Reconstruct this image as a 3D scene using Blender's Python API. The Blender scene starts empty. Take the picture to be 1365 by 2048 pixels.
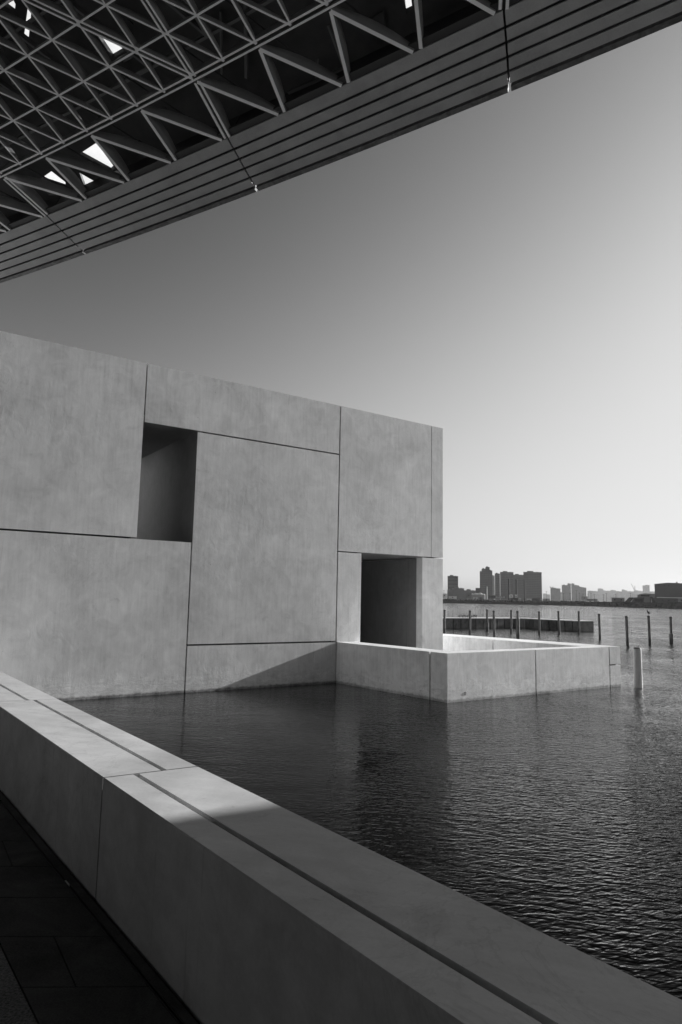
import bpy, bmesh, math, random
from mathutils import Vector, Matrix
from mathutils.geometry import delaunay_2d_cdt
random.seed(7)
R = math.radians
C = bpy.context.scene.collection
SC = bpy.context.scene

# ------------------------------------------------------------------ camera
F_PX, PW, PH = 1345.0, 1365.0, 2048.0
EYE = Vector((0, 0, 1.6))
PITCH, ROLL = math.atan(172 / F_PX), R(1.11)
FWD = Vector((0, math.cos(PITCH), math.sin(PITCH)))
r0 = Vector((1, 0, 0)); u0 = r0.cross(FWD)
RT = r0 * math.cos(ROLL) + u0 * math.sin(ROLL)
UP = -r0 * math.sin(ROLL) + u0 * math.cos(ROLL)
cam = bpy.data.cameras.new('camera')
cam.sensor_fit = 'HORIZONTAL'; cam.sensor_width = 36.0
cam.lens = 36.0 * F_PX / PW
cam.clip_start = 0.05; cam.clip_end = 20000
camo = bpy.data.objects.new('camera', cam); C.objects.link(camo)
m = Matrix((RT, UP, -FWD)).transposed().to_4x4(); m.translation = EYE
camo.matrix_world = m
SC.camera = camo

# ------------------------------------------------------------------ light
SUN_AZ, SUN_EL = 60.5, 16.75           # azimuth from +Y towards +X
w = bpy.data.worlds.new('World'); SC.world = w; w.use_nodes = True
nt = w.node_tree; nt.nodes.clear()
sky = nt.nodes.new('ShaderNodeTexSky'); sky.sky_type = 'NISHITA'; sky.sun_disc = False
sky.sun_elevation = R(SUN_EL); sky.sun_rotation = R(SUN_AZ)
sky.air_density = 2.0; sky.dust_density = 1.0; sky.ozone_density = 1.0
EXPO = 0.6
def wmath(op, a, b_):
    o = nt.nodes.new('ShaderNodeMath'); o.operation = op
    for i, v in enumerate((a, b_)):
        if isinstance(v, (int, float)): o.inputs[i].default_value = v
        else: nt.links.new(v, o.inputs[i])
    return o.outputs[0]
sep = nt.nodes.new('ShaderNodeSeparateColor'); nt.links.new(sky.outputs[0], sep.inputs[0])
# black and white film: mix the channels, steepen, and roll off the highlights
mono = wmath('ADD', wmath('MULTIPLY', sep.outputs[0], 0.6), wmath('MULTIPLY', sep.outputs[2], 0.4))
dens = wmath('MULTIPLY', wmath('POWER', mono, 4.0), 0.00539)
film = wmath('DIVIDE', dens, wmath('ADD', wmath('MULTIPLY', dens, 1.05), 1.0))
bg = nt.nodes.new('ShaderNodeBackground'); bg.inputs['Strength'].default_value = 0.10
nt.links.new(wmath('MULTIPLY', film, 8.7 / 2 ** EXPO), bg.inputs['Color'])
wo = nt.nodes.new('ShaderNodeOutputWorld')
nt.links.new(bg.outputs[0], wo.inputs[0])
sun = bpy.data.lights.new('sun', 'SUN'); sun.energy = 5.0; sun.angle = R(0.55); sun.color = (1, 1, 1)
suno = bpy.data.objects.new('sun', sun); C.objects.link(suno)
sd = Vector((math.sin(R(SUN_AZ)) * math.cos(R(SUN_EL)), math.cos(R(SUN_AZ)) * math.cos(R(SUN_EL)), math.sin(R(SUN_EL))))
suno.rotation_euler = sd.to_track_quat('Z', 'Y').to_euler()
SC.view_settings.view_transform = 'Standard'; SC.view_settings.look = 'None'
SC.view_settings.exposure = EXPO; SC.view_settings.gamma = 1.0
SC.cycles.use_denoising = True
SC.cycles.max_bounces = 8; SC.cycles.volume_bounces = 1
SC.cycles.sample_clamp_indirect = 25.0; SC.cycles.blur_glossy = 3.0

def ray(x, y):
    v = FWD * F_PX + RT * (x - PW / 2) - UP * (y - PH / 2)
    return v.normalized()
def at(x, y, Y):                      # photo direction -> point at depth Y
    v = ray(x, y); return EYE + v * (Y / v.y)

# ------------------------------------------------------------------ materials
def mat(name, col=0.5, rough=0.8, spec=0.3, metal=0.0):
    m = bpy.data.materials.new(name); m.use_nodes = True
    n = m.node_tree; b = n.nodes['Principled BSDF']
    b.inputs['Base Color'].default_value = (col, col, col, 1)
    b.inputs['Roughness'].default_value = rough
    b.inputs['Specular IOR Level'].default_value = spec
    b.inputs['Metallic'].default_value = metal
    return m, n, b
def N(n, t, **k):
    o = n.nodes.new(t)
    for a, v in k.items():
        if a in o.inputs: o.inputs[a].default_value = v
        else: setattr(o, a, v)
    return o
def math_(n, op, a, b=None, clamp=False):
    o = n.nodes.new('ShaderNodeMath'); o.operation = op; o.use_clamp = clamp
    for i, v in enumerate((a, b)):
        if v is None: continue
        if isinstance(v, (int, float)): o.inputs[i].default_value = v
        else: n.links.new(v, o.inputs[i])
    return o.outputs[0]
def coords(n, scale=(1, 1, 1), rot=(0, 0, 0)):
    g = n.nodes.new('ShaderNodeTexCoord'); mp = n.nodes.new('ShaderNodeMapping')
    mp.inputs['Scale'].default_value = scale; mp.inputs['Rotation'].default_value = rot
    if any(rot):                      # turn first, then stretch
        m0 = n.nodes.new('ShaderNodeMapping'); m0.inputs['Rotation'].default_value = rot; mp.inputs['Rotation'].default_value = (0, 0, 0)
        n.links.new(g.outputs['Object'], m0.inputs[0]); n.links.new(m0.outputs[0], mp.inputs[0]); return mp.outputs[0]
    n.links.new(g.outputs['Object'], mp.inputs[0]); return mp.outputs[0]
def noise(n, vec, scale, detail=4, rough=0.55, dist=0.0):
    o = N(n, 'ShaderNodeTexNoise', Scale=scale, Detail=detail, Roughness=rough, Distortion=dist)
    n.links.new(vec, o.inputs['Vector']); return o.outputs['Fac']
def ramp(n, v, a, b, lo=0.0, hi=1.0):
    o = N(n, 'ShaderNodeMapRange'); n.links.new(v, o.inputs[0])
    for i, x in enumerate((a, b, lo, hi)): o.inputs[i + 1].default_value = x
    return o.outputs[0]
def grey(n, v, sock):
    c = N(n, 'ShaderNodeCombineColor')
    for i in range(3): n.links.new(v, c.inputs[i])
    n.links.new(c.outputs[0], sock)

def concrete(name, base, var=0.06, wave=0.6, pits=True, streak=(9, 9, 0.8), rot=(0, 0, 0), rough=0.62, wet=False, relief_h=0.007):
    m, n, b = mat(name, base, rough, 0.35)
    v = coords(n)
    cloud = noise(n, v, 0.55, 5, 0.6, 0.4)
    patch = noise(n, v, 2.3, 6, 0.62, 0.9)
    fine = noise(n, v, 60, 3, 0.6)
    brush = noise(n, coords(n, streak, rot), 1.6, 4, 0.6)
    a = math_(n, 'ADD', ramp(n, cloud, 0.3, 0.7, -var, var), ramp(n, patch, 0.35, 0.7, -var * 0.75, var * 0.75))
    a = math_(n, 'ADD', a, ramp(n, brush, 0.3, 0.7, -var * 0.55, var * 0.55))
    a = math_(n, 'ADD', a, ramp(n, fine, 0.3, 0.7, -var * 0.25, var * 0.25))
    smudge = ramp(n, noise(n, v, 1.15, 7, 0.7, 1.6), 0.60, 0.74, 0, -var * 1.5)
    a = math_(n, 'ADD', a, smudge)
    if pits:
        vo = N(n, 'ShaderNodeTexVoronoi', Scale=2.2); n.links.new(v, vo.inputs['Vector'])
        pit = ramp(n, vo.outputs['Distance'], 0.018, 0.032, -0.28, 0)
        a = math_(n, 'ADD', a, pit)
    oi = N(n, 'ShaderNodeObjectInfo'); a = math_(n, 'ADD', a, ramp(n, oi.outputs['Random'], 0, 1, -var * .55, var * .55))
    # thin run-off streaks and veins
    run = ramp(n, noise(n, coords(n, (7, 7, .28)), 1.9, 6, 0.72, 0.5), 0.61, 0.70, 0, -var * 1.3)
    vein = math_(n, 'ABSOLUTE', math_(n, 'SUBTRACT', noise(n, coords(n, (1, 1, .7)), 1.7, 7, 0.62, 1.8), 0.5))
    vein = ramp(n, vein, 0.0, 0.018, -var * 0.9, 0.0)
    vmask = ramp(n, noise(n, v, 0.6, 2, 0.5), 0.50, 0.62, 0, 1)
    a = math_(n, 'ADD', a, math_(n, 'ADD', run, math_(n, 'MULTIPLY', vein, vmask)))
    relief_x = None
    if wet:
        sp = N(n, 'ShaderNodeSeparateXYZ'); n.links.new(v, sp.inputs[0])
        zz = math_(n, 'ADD', sp.outputs['Z'], ramp(n, noise(n, coords(n, (1, 1, .3)), 2.6, 6, 0.7, 0.4), 0.3, 0.7, -.16, .16))
        band = ramp(n, zz, -0.62, -0.30, 1.0, 0.0)
        spl = noise(n, coords(n, (1, 1, 2.6)), 3.2, 7, 0.72, 1.1)
        a = math_(n, 'ADD', a, math_(n, 'MULTIPLY', band, ramp(n, spl, 0.36, 0.66, -var * 1.0, var * 1.3)))
        wetb = ramp(n, math_(n, 'ADD', sp.outputs['Z'], ramp(n, noise(n, v, 6, 4, 0.6), 0.3, 0.7, -.02, .02)), -0.865, -0.815, -0.42, 0.0)
        a = math_(n, 'ADD', a, wetb)
        relief_x = math_(n, 'MULTIPLY', math_(n, 'MULTIPLY', band, spl), 0.014)
    a = math_(n, 'MAXIMUM', math_(n, 'ADD', a, base), 0.02)
    grey(n, a, b.inputs['Base Color'])
    big = noise(n, v, 0.9, 3, 0.5, 0.6)
    mask = ramp(n, noise(n, v, 0.45, 2, 0.5), 0.50, 0.66, 0.05, 1.0)
    relief = noise(n, coords(n, (1, 1, .7)), 4.6, 4, 0.55, 1.1)
    h = math_(n, 'ADD', math_(n, 'MULTIPLY', big, 0.005), math_(n, 'MULTIPLY', math_(n, 'MULTIPLY', relief, mask), relief_h))
    if relief_x is not None: h = math_(n, 'ADD', h, relief_x)
    h = math_(n, 'ADD', h, math_(n, 'MULTIPLY', brush, 0.0007))
    h = math_(n, 'ADD', h, math_(n, 'MULTIPLY', fine, 0.00025))
    bp = N(n, 'ShaderNodeBump', Strength=1.0, Distance=wave); n.links.new(h, bp.inputs['Height'])
    n.links.new(bp.outputs[0], b.inputs['Normal'])
    return m

M = {}
M['facade'] = concrete('facade concrete', 0.63, 0.085, 0.6, wet=True)
M['basin'] = concrete('terrace concrete', 0.86, 0.12, 0.5, wet=True)
M['para'] = concrete('parapet concrete', 0.61, 0.085, 0.3, relief_h=.008, streak=(1.2, 6, 6), rot=(0, 0, R(20)))
M['reveal'] = concrete('shade-dark reveal concrete', 0.19, 0.02, 0.08, relief_h=.004)  # facade concrete darkened: shade of the recesses put into the colour
M['back'] = mat('joint backing', 0.02, 0.95, 0.1)[0]

m, n, b = mat('dark slab stone', 0.035, 0.7, 0.3); M['slab'] = m
v = coords(n)
a = math_(n, 'ADD', ramp(n, noise(n, v, 2.2, 6, 0.65, 0.7), 0.35, 0.7, 0.03, 0.12), ramp(n, noise(n, v, 120, 3, 0.7), 0.35, 0.7, -0.02, 0.035))
grey(n, a, b.inputs['Base Color'])
bp = N(n, 'ShaderNodeBump', Strength=0.6, Distance=0.003); n.links.new(noise(n, v, 55, 5, 0.7), bp.inputs['Height']); n.links.new(bp.outputs[0], b.inputs['Normal'])
m, n, b = mat('light granite', 0.30, 0.7, 0.3); M['granite'] = m
v = coords(n)
a = math_(n, 'ADD', ramp(n, noise(n, v, 95, 3, 0.7), 0.35, 0.65, 0.08, 0.34), ramp(n, noise(n, v, 6, 4), 0.3, 0.7, -0.03, 0.03))
grey(n, a, b.inputs['Base Color'])

m, n, b = mat('rim metal', 0.40, 0.45, 0.5); M['slat'] = m
v = coords(n)
grey(n, math_(n, 'ADD', ramp(n, noise(n, v, 1.8, 5, 0.6, 0.5), 0.3, 0.7, 0.30, 0.41), ramp(n, noise(n, v, 45, 2), 0.3, 0.7, -0.02, 0.02)), b.inputs['Base Color'])
m, n, b = mat('weathered edge metal', 0.08, 0.5, 0.5); M['trim'] = m
v = coords(n)
grey(n, ramp(n, noise(n, v, 3.5, 7, 0.72, 1.2), 0.40, 0.72, 0.05, 0.17), b.inputs['Base Color'])
m, n, b = mat('fin aluminium', 0.42, 0.40, 0.6, 0.3); M['fin'] = m
v = coords(n)
grey(n, math_(n, 'ADD', ramp(n, noise(n, v, 2.4, 4), 0.3, 0.7, 0.26, 0.36), ramp(n, noise(n, v, 70, 2), 0.55, 0.75, 0.0, -0.06)), b.inputs['Base Color'])
M['flange'] = mat('lit-look flange metal', 0.88, 0.45, 0.5)[0]  # fin undersides paler than the sides: light put into the colour
M['dark'] = mat('dark steel', 0.05, 0.5, 0.4)[0]
m, n, b = mat('cladding underside', 0.10, 0.6, 0.3); M['clad'] = m
grey(n, ramp(n, noise(n, coords(n), 0.9, 4, 0.6), 0.3, 0.7, 0.05, 0.12), b.inputs['Base Color'])
M['bar'] = mat('cladding bar metal', 0.20, 0.5, 0.4)[0]
M['hole_bright'], n, b = mat('translucent panel', 0.8, 0.5, 0.3)  # for the panels added to brighten the roof openings
tl = N(n, 'ShaderNodeBsdfTranslucent'); tr = N(n, 'ShaderNodeBsdfTransparent')
vt = ramp(n, noise(n, coords(n), 1.4, 3, 0.5), 0.3, 0.7, 0.80, 0.97); grey(n, vt, tl.inputs['Color'])
mx = N(n, 'ShaderNodeMixShader'); mx.inputs[0].default_value = 0.62; n.links.new(tl.outputs[0], mx.inputs[1]); n.links.new(tr.outputs[0], mx.inputs[2])
n.links.new(mx.outputs[0], n.nodes['Material Output'].inputs['Surface'])

m, n, b = mat('pile steel', 0.2, 0.6, 0.4); M['pile'] = m
v = coords(n, (6, 6, 1))
sz = N(n, 'ShaderNodeSeparateXYZ'); n.links.new(coords(n), sz.inputs[0])
tide = ramp(n, math_(n, 'ADD', sz.outputs['Z'], ramp(n, noise(n, v, 3, 4), .3, .7, -.08, .08)), .22, .42, .35, 1.0)
grey(n, math_(n, 'MULTIPLY', tide, ramp(n, noise(n, v, 2.2, 5, 0.65), 0.3, 0.7, 0.05, 0.18)), b.inputs['Base Color'])
m, n, b = mat('white post paint', 0.7, 0.45, 0.4); M['post'] = m
grey(n, ramp(n, noise(n, coords(n, (5, 5, 1)), 3, 5, 0.65), 0.3, 0.7, 0.58, 0.78), b.inputs['Base Color'])
M['bird'] = mat('dark feathers', 0.04, 0.8, 0.2)[0]
M['break'] = concrete('breakwater concrete', 0.11, 0.05, 0.10, pits=False)
M['land'] = mat('shore ground', 0.07, 0.95, 0.1)[0]
m, n, b = mat('quay concrete', 0.08, 0.9, 0.1); M['quay'] = m
grey(n, ramp(n, noise(n, coords(n, (1, 1, 3)), 0.25, 6, 0.7), 0.3, 0.7, 0.03, 0.12), b.inputs['Base Color'])
m, n, b = mat('scrub leaves', 0.05, 0.9, 0.1); M['scrub'] = m
grey(n, ramp(n, noise(n, coords(n), 0.6, 5, 0.7), 0.3, 0.7, 0.02, 0.09), b.inputs['Base Color'])
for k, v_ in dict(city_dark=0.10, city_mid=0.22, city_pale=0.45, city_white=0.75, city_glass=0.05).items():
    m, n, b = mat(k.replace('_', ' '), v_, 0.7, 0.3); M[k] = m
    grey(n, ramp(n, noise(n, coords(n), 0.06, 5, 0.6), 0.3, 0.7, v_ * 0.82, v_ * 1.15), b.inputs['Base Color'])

# water: dark body, rippled by crossing wave trains
m, n, b = mat('water', 0.004, 0.03, 0.28); M['water'] = m
b.inputs['IOR'].default_value = 1.33
geo = N(n, 'ShaderNodeNewGeometry')
sepx = N(n, 'ShaderNodeSeparateXYZ'); n.links.new(geo.outputs['Position'], sepx.inputs[0])
def wv(scale, ang, sc, det, dist, rough=0.55):
    return math_(n, 'SUBTRACT', noise(n, coords(n, (sc[0], sc[1], 1), (0, 0, R(ang))), scale, det, rough, dist), 0.5)
w1 = wv(1.0, 10, (4.6, 15.0), 1, 0.6)
w2 = wv(1.0, -27, (6.0, 19.0), 1, 0.6)
w3 = wv(1.0, 40, (8, 20.0), 1, 0.3)
w4 = wv(1.0, 5, (0.7, 1.6), 2, 0.4)
gust = ramp(n, noise(n, coords(n, (1, 1, 1), (0, 0, R(20))), 0.22, 3, 0.55, 0.8), 0.38, 0.60, 0.55, 1.15)
near = math_(n, 'ADD', math_(n, 'MULTIPLY', w1, 0.021), math_(n, 'MULTIPLY', w2, 0.016))
near = math_(n, 'ADD', near, math_(n, 'MULTIPLY', w3, 0.003))
lee = ramp(n, math_(n, 'ADD', sepx.outputs['X'], ramp(n, noise(n, coords(n), 0.5, 3, 0.6), .3, .7, -1.2, 1.2)), -1.0, 3.2, 0.40, 1.25)
near = math_(n, 'MULTIPLY', math_(n, 'MULTIPLY', near, gust), lee)
near = math_(n, 'MULTIPLY', near, ramp(n, sepx.outputs['Y'], 7, 22, 1.0, 0.6))
near = math_(n, 'ADD', near, math_(n, 'MULTIPLY', w4, 0.012))
chop = None
for sc_, an_, h_ in ((2.6, 18, .008), (0.9, 24, .036), (0.32, 14, .13), (0.11, 20, .36), (0.04, 17, .8)):
    q_ = math_(n, 'MULTIPLY', wv(sc_, an_, (2.3, 0.9), 2, 0.5, 0.6), h_)
    chop = q_ if chop is None else math_(n, 'ADD', chop, q_)
far = ramp(n, math_(n, 'ADD', sepx.outputs['Y'], math_(n, 'MULTIPLY', sepx.outputs['X'], 0.9)), 18, 32, 0.0, 1.0)
hgt = math_(n, 'ADD', near, math_(n, 'MULTIPLY', chop, far))
bp = N(n, 'ShaderNodeBump', Strength=1.0, Distance=1.0); n.links.new(hgt, bp.inputs['Height'])
fr = N(n, 'ShaderNodeFresnel', IOR=1.33); n.links.new(bp.outputs[0], fr.inputs['Normal'])
pol = math_(n, 'MULTIPLY', math_(n, 'POWER', fr.outputs[0], 2.05), 3.0, True)           # seen through a polarising filter
gl = N(n, 'ShaderNodeBsdfGlossy', Roughness=0.03); n.links.new(bp.outputs[0], gl.inputs['Normal'])
df = N(n, 'ShaderNodeBsdfDiffuse'); df.inputs['Color'].default_value = (.002, .002, .002, 1)
mx = N(n, 'ShaderNodeMixShader'); n.links.new(pol, mx.inputs[0]); n.links.new(df.outputs[0], mx.inputs[1]); n.links.new(gl.outputs[0], mx.inputs[2])
n.links.new(mx.outputs[0], n.nodes['Material Output'].inputs['Surface'])

# ------------------------------------------------------------------ helpers
def link(name, bm, mt, parent=None, bevel=0.0, smooth=False):
    if bevel > 0:
        bmesh.ops.bevel(bm, geom=[e for e in bm.edges if len(e.link_faces) == 2 and e.calc_face_angle(0) > 0.5],
                        offset=bevel, segments=1, affect='EDGES', clamp_overlap=True)
    bmesh.ops.recalc_face_normals(bm, faces=bm.faces)
    me = bpy.data.meshes.new(name); bm.to_mesh(me); bm.free()
    me.materials.append(mt)
    if mt == M.get('fin'): me.materials.append(M['flange'])
    if smooth:
        for p in me.polygons: p.use_smooth = True
    o = bpy.data.objects.new(name, me); C.objects.link(o)
    if parent: o.parent = parent
    return o
def tag(o, label=None, cat=None, group=None, kind=None):
    if label: o['label'] = label
    if cat: o['category'] = cat
    if group: o['group'] = group
    if kind: o['kind'] = kind
    return o
def thing(name, label, cat, group=None, loc=(0, 0, 0)):
    o = bpy.data.objects.new(name, None); C.objects.link(o); o.location = loc
    return tag(o, label, cat, group)
def hexa(bm, b4, t4):
    vs = [bm.verts.new(p) for p in list(b4) + list(t4)]
    for f in ((3, 2, 1, 0), (4, 5, 6, 7), (0, 1, 5, 4), (1, 2, 6, 5), (2, 3, 7, 6), (3, 0, 4, 7)):
        bm.faces.new([vs[i] for i in f])
def box(bm, x0, x1, y0, y1, z0, z1):
    hexa(bm, [(x0, y0, z0), (x1, y0, z0), (x1, y1, z0), (x0, y1, z0)], [(x0, y0, z1), (x1, y0, z1), (x1, y1, z1), (x0, y1, z1)])
def prism(bm, pts, z0, z1):           # vertical prism over a plan outline
    lo = [bm.verts.new((p[0], p[1], z0)) for p in pts]; hi = [bm.verts.new((p[0], p[1], z1)) for p in pts]
    k = len(pts)
    bm.faces.new(lo[::-1]); bm.faces.new(hi)
    for i in range(k): bm.faces.new((lo[i], lo[(i + 1) % k], hi[(i + 1) % k], hi[i]))
def lathe(bm, prof, cx=0, cy=0, seg=20):
    rings = []
    for r_, z in prof:
        rings.append([bm.verts.new((cx + r_ * math.cos(2 * math.pi * i / seg), cy + r_ * math.sin(2 * math.pi * i / seg), z)) for i in range(seg)])
    for a, b_ in zip(rings, rings[1:]):
        for i in range(seg): bm.faces.new((a[i], a[(i + 1) % seg], b_[(i + 1) % seg], b_[i]))
    bm.faces.new(rings[0][::-1]); bm.faces.new(rings[-1])
def azv(a): return Vector((math.sin(R(a)), math.cos(R(a)), 0))
WZ = -0.9

# ------------------------------------------------------------------ water, deck
bm = bmesh.new()
S_ = 5000
vs = [bm.verts.new(p) for p in ((-S_, -S_, WZ), (S_, -S_, WZ), (S_, S_, WZ), (-S_, S_, WZ))]
bm.faces.new(vs)
tag(link('water', bm, M['water']), kind='structure')

# the facade frame: s runs along the wall, o outwards, origin at the inner corner of the terrace
DW = azv(55.8); NW = azv(145.8); O1 = Vector((-0.047, 20.408, 0))
def Wp(s, z, o=0.0):
    p = O1 + DW * s + NW * o; return Vector((p.x, p.y, z))
UPA = Vector((-0.6032, 0.7976, 0)); NPA = Vector((0.7976, 0.6032, 0))   # parapet: along, across (towards water)
def Pp(t, off, z): 
    p = UPA * t + NPA * off; return Vector((p.x, p.y, z))
def t_at_wall(off, out=0.0):         # where a line parallel to the parapet meets the facade
    o = NPA * off; return ((O1 + NW * out - o).dot(NW)) / UPA.dot(NW)

bm = bmesh.new()
prism(bm, [Pp(-22, 1.70, 0), Pp(t_at_wall(1.70) + .2, 1.70, 0), Pp(t_at_wall(-30), -30, 0), Pp(-22, -30, 0)], -1.6, -0.012)
tag(link('deck_bed', bm, M['back']), kind='structure')
# paving: light granite field, dark slabs, drain slot, border strip
bm = bmesh.new()
prism(bm, [Pp(-22, 0.776, 0), Pp(t_at_wall(.776), 0.776, 0), Pp(t_at_wall(-30), -30, 0), Pp(-22, -30, 0)], -0.03, 0.0)
tag(link('granite_pavement', bm, M['granite']), kind='structure')
bm = bmesh.new()
cd = azv(87.6)
ys = [-20 + .413 * k for k in range(1, 110)]
ycut = [y for y in ys if y < 22]
def on_off(off, y0, xs=0.0):         # point on the offset line where the course line (through x=0,y0) crosses
    # p = cd*k + (0,y0);  p.NPA = off
    k = (off - y0 * NPA.y) / cd.dot(NPA); return Vector((cd.x * k, y0 + cd.y * k, 0))
base_shift = (3.39 + 1.06 * 0.042) % .413
for k in range(-30, 50):
    y0 = base_shift + .413 * k; y1 = y0 + .406
    a, b_ = on_off(.782, y0), on_off(1.200, y0); c_, d_ = on_off(1.200, y1), on_off(.782, y1)
    if max(a.y, d_.y) > 20 or min(a.y, b_.y) < -14: continue
    if k % 3 == 1:                    # some courses split by a skewed joint
        f = random.uniform(.35, .6)
        e0, e1 = a.lerp(b_, f), d_.lerp(c_, f + .08)
        g = Vector((.003, 0, 0))
        prism(bm, [a, e0 - g, e1 - g, d_], -.03, 0.001 + random.uniform(0, .001)); prism(bm, [e0 + g, b_, c_, e1 + g], -.03, .001 + random.uniform(0, .001))
    else:
        prism(bm, [a, b_, c_, d_], -.03, .001 + random.uniform(0, .0012))
tag(link('dark_slab_pavement', bm, M['slab'], bevel=0.0015), kind='structure')
bm = bmesh.new()
t = -14.0
while t < 12:
    L = 1.05 + random.uniform(-.12, .12)
    prism(bm, [Pp(t, 1.222, 0), Pp(t, 1.262, 0), Pp(t + L - .006, 1.262, 0), Pp(t + L - .006, 1.222, 0)], -.03, .002)
    t += L
tag(link('border_strip', bm, M['slab'], bevel=0.0015), kind='structure')
bm = bmesh.new()
for (a, b_) in ((1.2025, 1.2065), (1.2155, 1.2195)):
    prism(bm, [Pp(-14, a, 0), Pp(-14, b_, 0), Pp(12, b_, 0), Pp(12, a, 0)], -.03, .003)
ds = thing('slot_drain', 'narrow metal slot drain running along the foot of the low wall', 'drain')
link('channel', bm, M['dark'], ds)
bm = bmesh.new()
prism(bm, [Pp(4.02, 1.207, 0), Pp(4.02, 1.215, 0), Pp(4.09, 1.215, 0), Pp(4.09, 1.207, 0)], -.01, .005)
link('clip', bm, M['post'], ds)

# ------------------------------------------------------------------ low parapet
PT = 0.614
par = thing('parapet_wall', 'long low white concrete wall with a grooved top between the paving and the water', 'parapet')
def segment(t0, t1, groove, sk0, sk1, name='wall_block'):
    prof = [(1.279, -0.012), (1.279, PT - .006), (1.285, PT), (groove - .016, PT), (groove - .013, PT - .11), (groove + .013, PT - .11),
            (groove + .016, PT), (1.806, PT), (1.812, PT - .006), (1.812, -1.5), (1.72, -1.5), (1.72, -.012)]
    bm = bmesh.new()
    def ring(t, sk): return [bm.verts.new(Pp(t + sk * (o - 1.28), o, z)) for o, z in prof]
    k = max(1, int(abs(t1 - t0)))
    rs = [ring(t0, sk0)] + [ring(t0 + (t1 - t0) * i / k, 0) for i in range(1, k)] + [ring(t1, sk1)]
    for A, B in zip(rs, rs[1:]):
        for i in range(len(prof)): j = (i + 1) % len(prof); bm.faces.new((A[i], A[j], B[j], B[i]))
    bm.faces.new(rs[0][::-1]); bm.faces.new(rs[-1])
    return link(name, bm, M['para'], par)
segment(-16, 3.765, 1.452, 0, -.09)
segment(3.781, 6.83, 1.614, -.09, -.25)
s3 = segment(6.84, t_at_wall(1.30) - .3, 1.561, -.25, 0)
bm = bmesh.new(); prism(bm, [Pp(3.0, 1.30, 0), Pp(3.0, 1.79, 0), Pp(8, 1.79, 0), Pp(8, 1.30, 0)], -1.4, PT - .06)
link('joint_backing', bm, M['back'], par)
# small drain hole in the outer edge
# ------------------------------------------------------------------ museum building
mus = thing('museum_building', 'pale concrete museum block of big smooth panels with two dark openings', 'building')
def panel(s0, s1, z0, z1, z1b=None, name='wall_panel', th=.30, o=0.0):
    z1b = z1 if z1b is None else z1b
    bm = bmesh.new()
    hexa(bm, [Wp(s0, z0, o), Wp(s1, z0, o), Wp(s1, z0, o - th), Wp(s0, z0, o - th)],
         [Wp(s0, z1, o), Wp(s1, z1b, o), Wp(s1, z1b, o - th), Wp(s0, z1, o - th)])
    return link(name, bm, M['facade'], mus, bevel=.009)
J = .022
def top(s): return 7.545 - .0065 * s
panel(-17, -6.15 - J, 3.0 + J, top(-17), top(-6.15), o=.012)
panel(-17, -4.70 - J, -2.2, 3.0 - J, o=.004)
panel(-6.15 + J, -.035 - J, 6.0 + J, top(-6.15), top(0))
panel(-4.70 + J, -.035 - J, .305 + J, 6.0 - J)
panel(-4.70 + J, -.035 - .002, -2.2, .305 - J, o=.0)
panel(-.035 + J, 3.745 - J * .7, 3.0 + J * .8, top(0), top(3.745))
panel(3.745 + J * .7, 4.27, 3.0 + J * .8, top(3.745), top(4.27), o=-.003)
panel(-.035 + J, .855, -.9, 3.0 - J * .8)
panel(3.36, 4.27, -.9, 3.0 - J * .8, o=-.002)
# structural core behind the joints
bm = bmesh.new()
def core(s0, s1, z0, z1, o0=-.302, o1=-.60):
    hexa(bm, [Wp(s0, z0, o0), Wp(s1, z0, o0), Wp(s1, z0, o1), Wp(s0, z0, o1)], [Wp(s0, z1, o0), Wp(s1, z1, o0), Wp(s1, z1, o1), Wp(s0, z1, o1)])
core(-17, -6.35, -2, 7.40); core(-6.34, -4.50, 6.25, 7.40); core(-6.34, -4.50, -2, 2.80)
core(-4.49, .60, -2, 7.40); core(.61, 3.60, 3.25, 7.40); core(3.61, 4.15, -.8, 7.40)
link('core_wall', bm, M['back'], mus)
# side and rear walls of the block; roofs and court wall added for bounce
bm = bmesh.new()
def wallbox(s0, s1, o0, o1, z0, z1):
    hexa(bm, [Wp(s0, z0, o0), Wp(s1, z0, o0), Wp(s1, z0, o1), Wp(s0, z0, o1)], [Wp(s0, z1, o0), Wp(s1, z1, o0), Wp(s1, z1, o1), Wp(s0, z1, o1)])
wallbox(3.93, 4.25, -.63, -8.0, -1.6, 7.30)
wallbox(-16.9, -16.6, -.63, -8.0, -1.6, 7.42)
wallbox(-16.59, 3.92, -7.7, -8.0, -1.6, 7.42)
wallbox(-16.59, -9.5, -.63, -7.69, 7.10, 7.38)
wallbox(-9.49, -9.2, -.63, -7.69, -1.6, 7.38)  # unseen court wall, placed to throw sun into the upper opening
wallbox(-16.9, 9.0, -8.01, -27.0, -1.6, 7.36)  # unseen deep roof, added to bounce sun up to the dome
link('side_and_bounce_wall', bm, M['facade'], mus)
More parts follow.
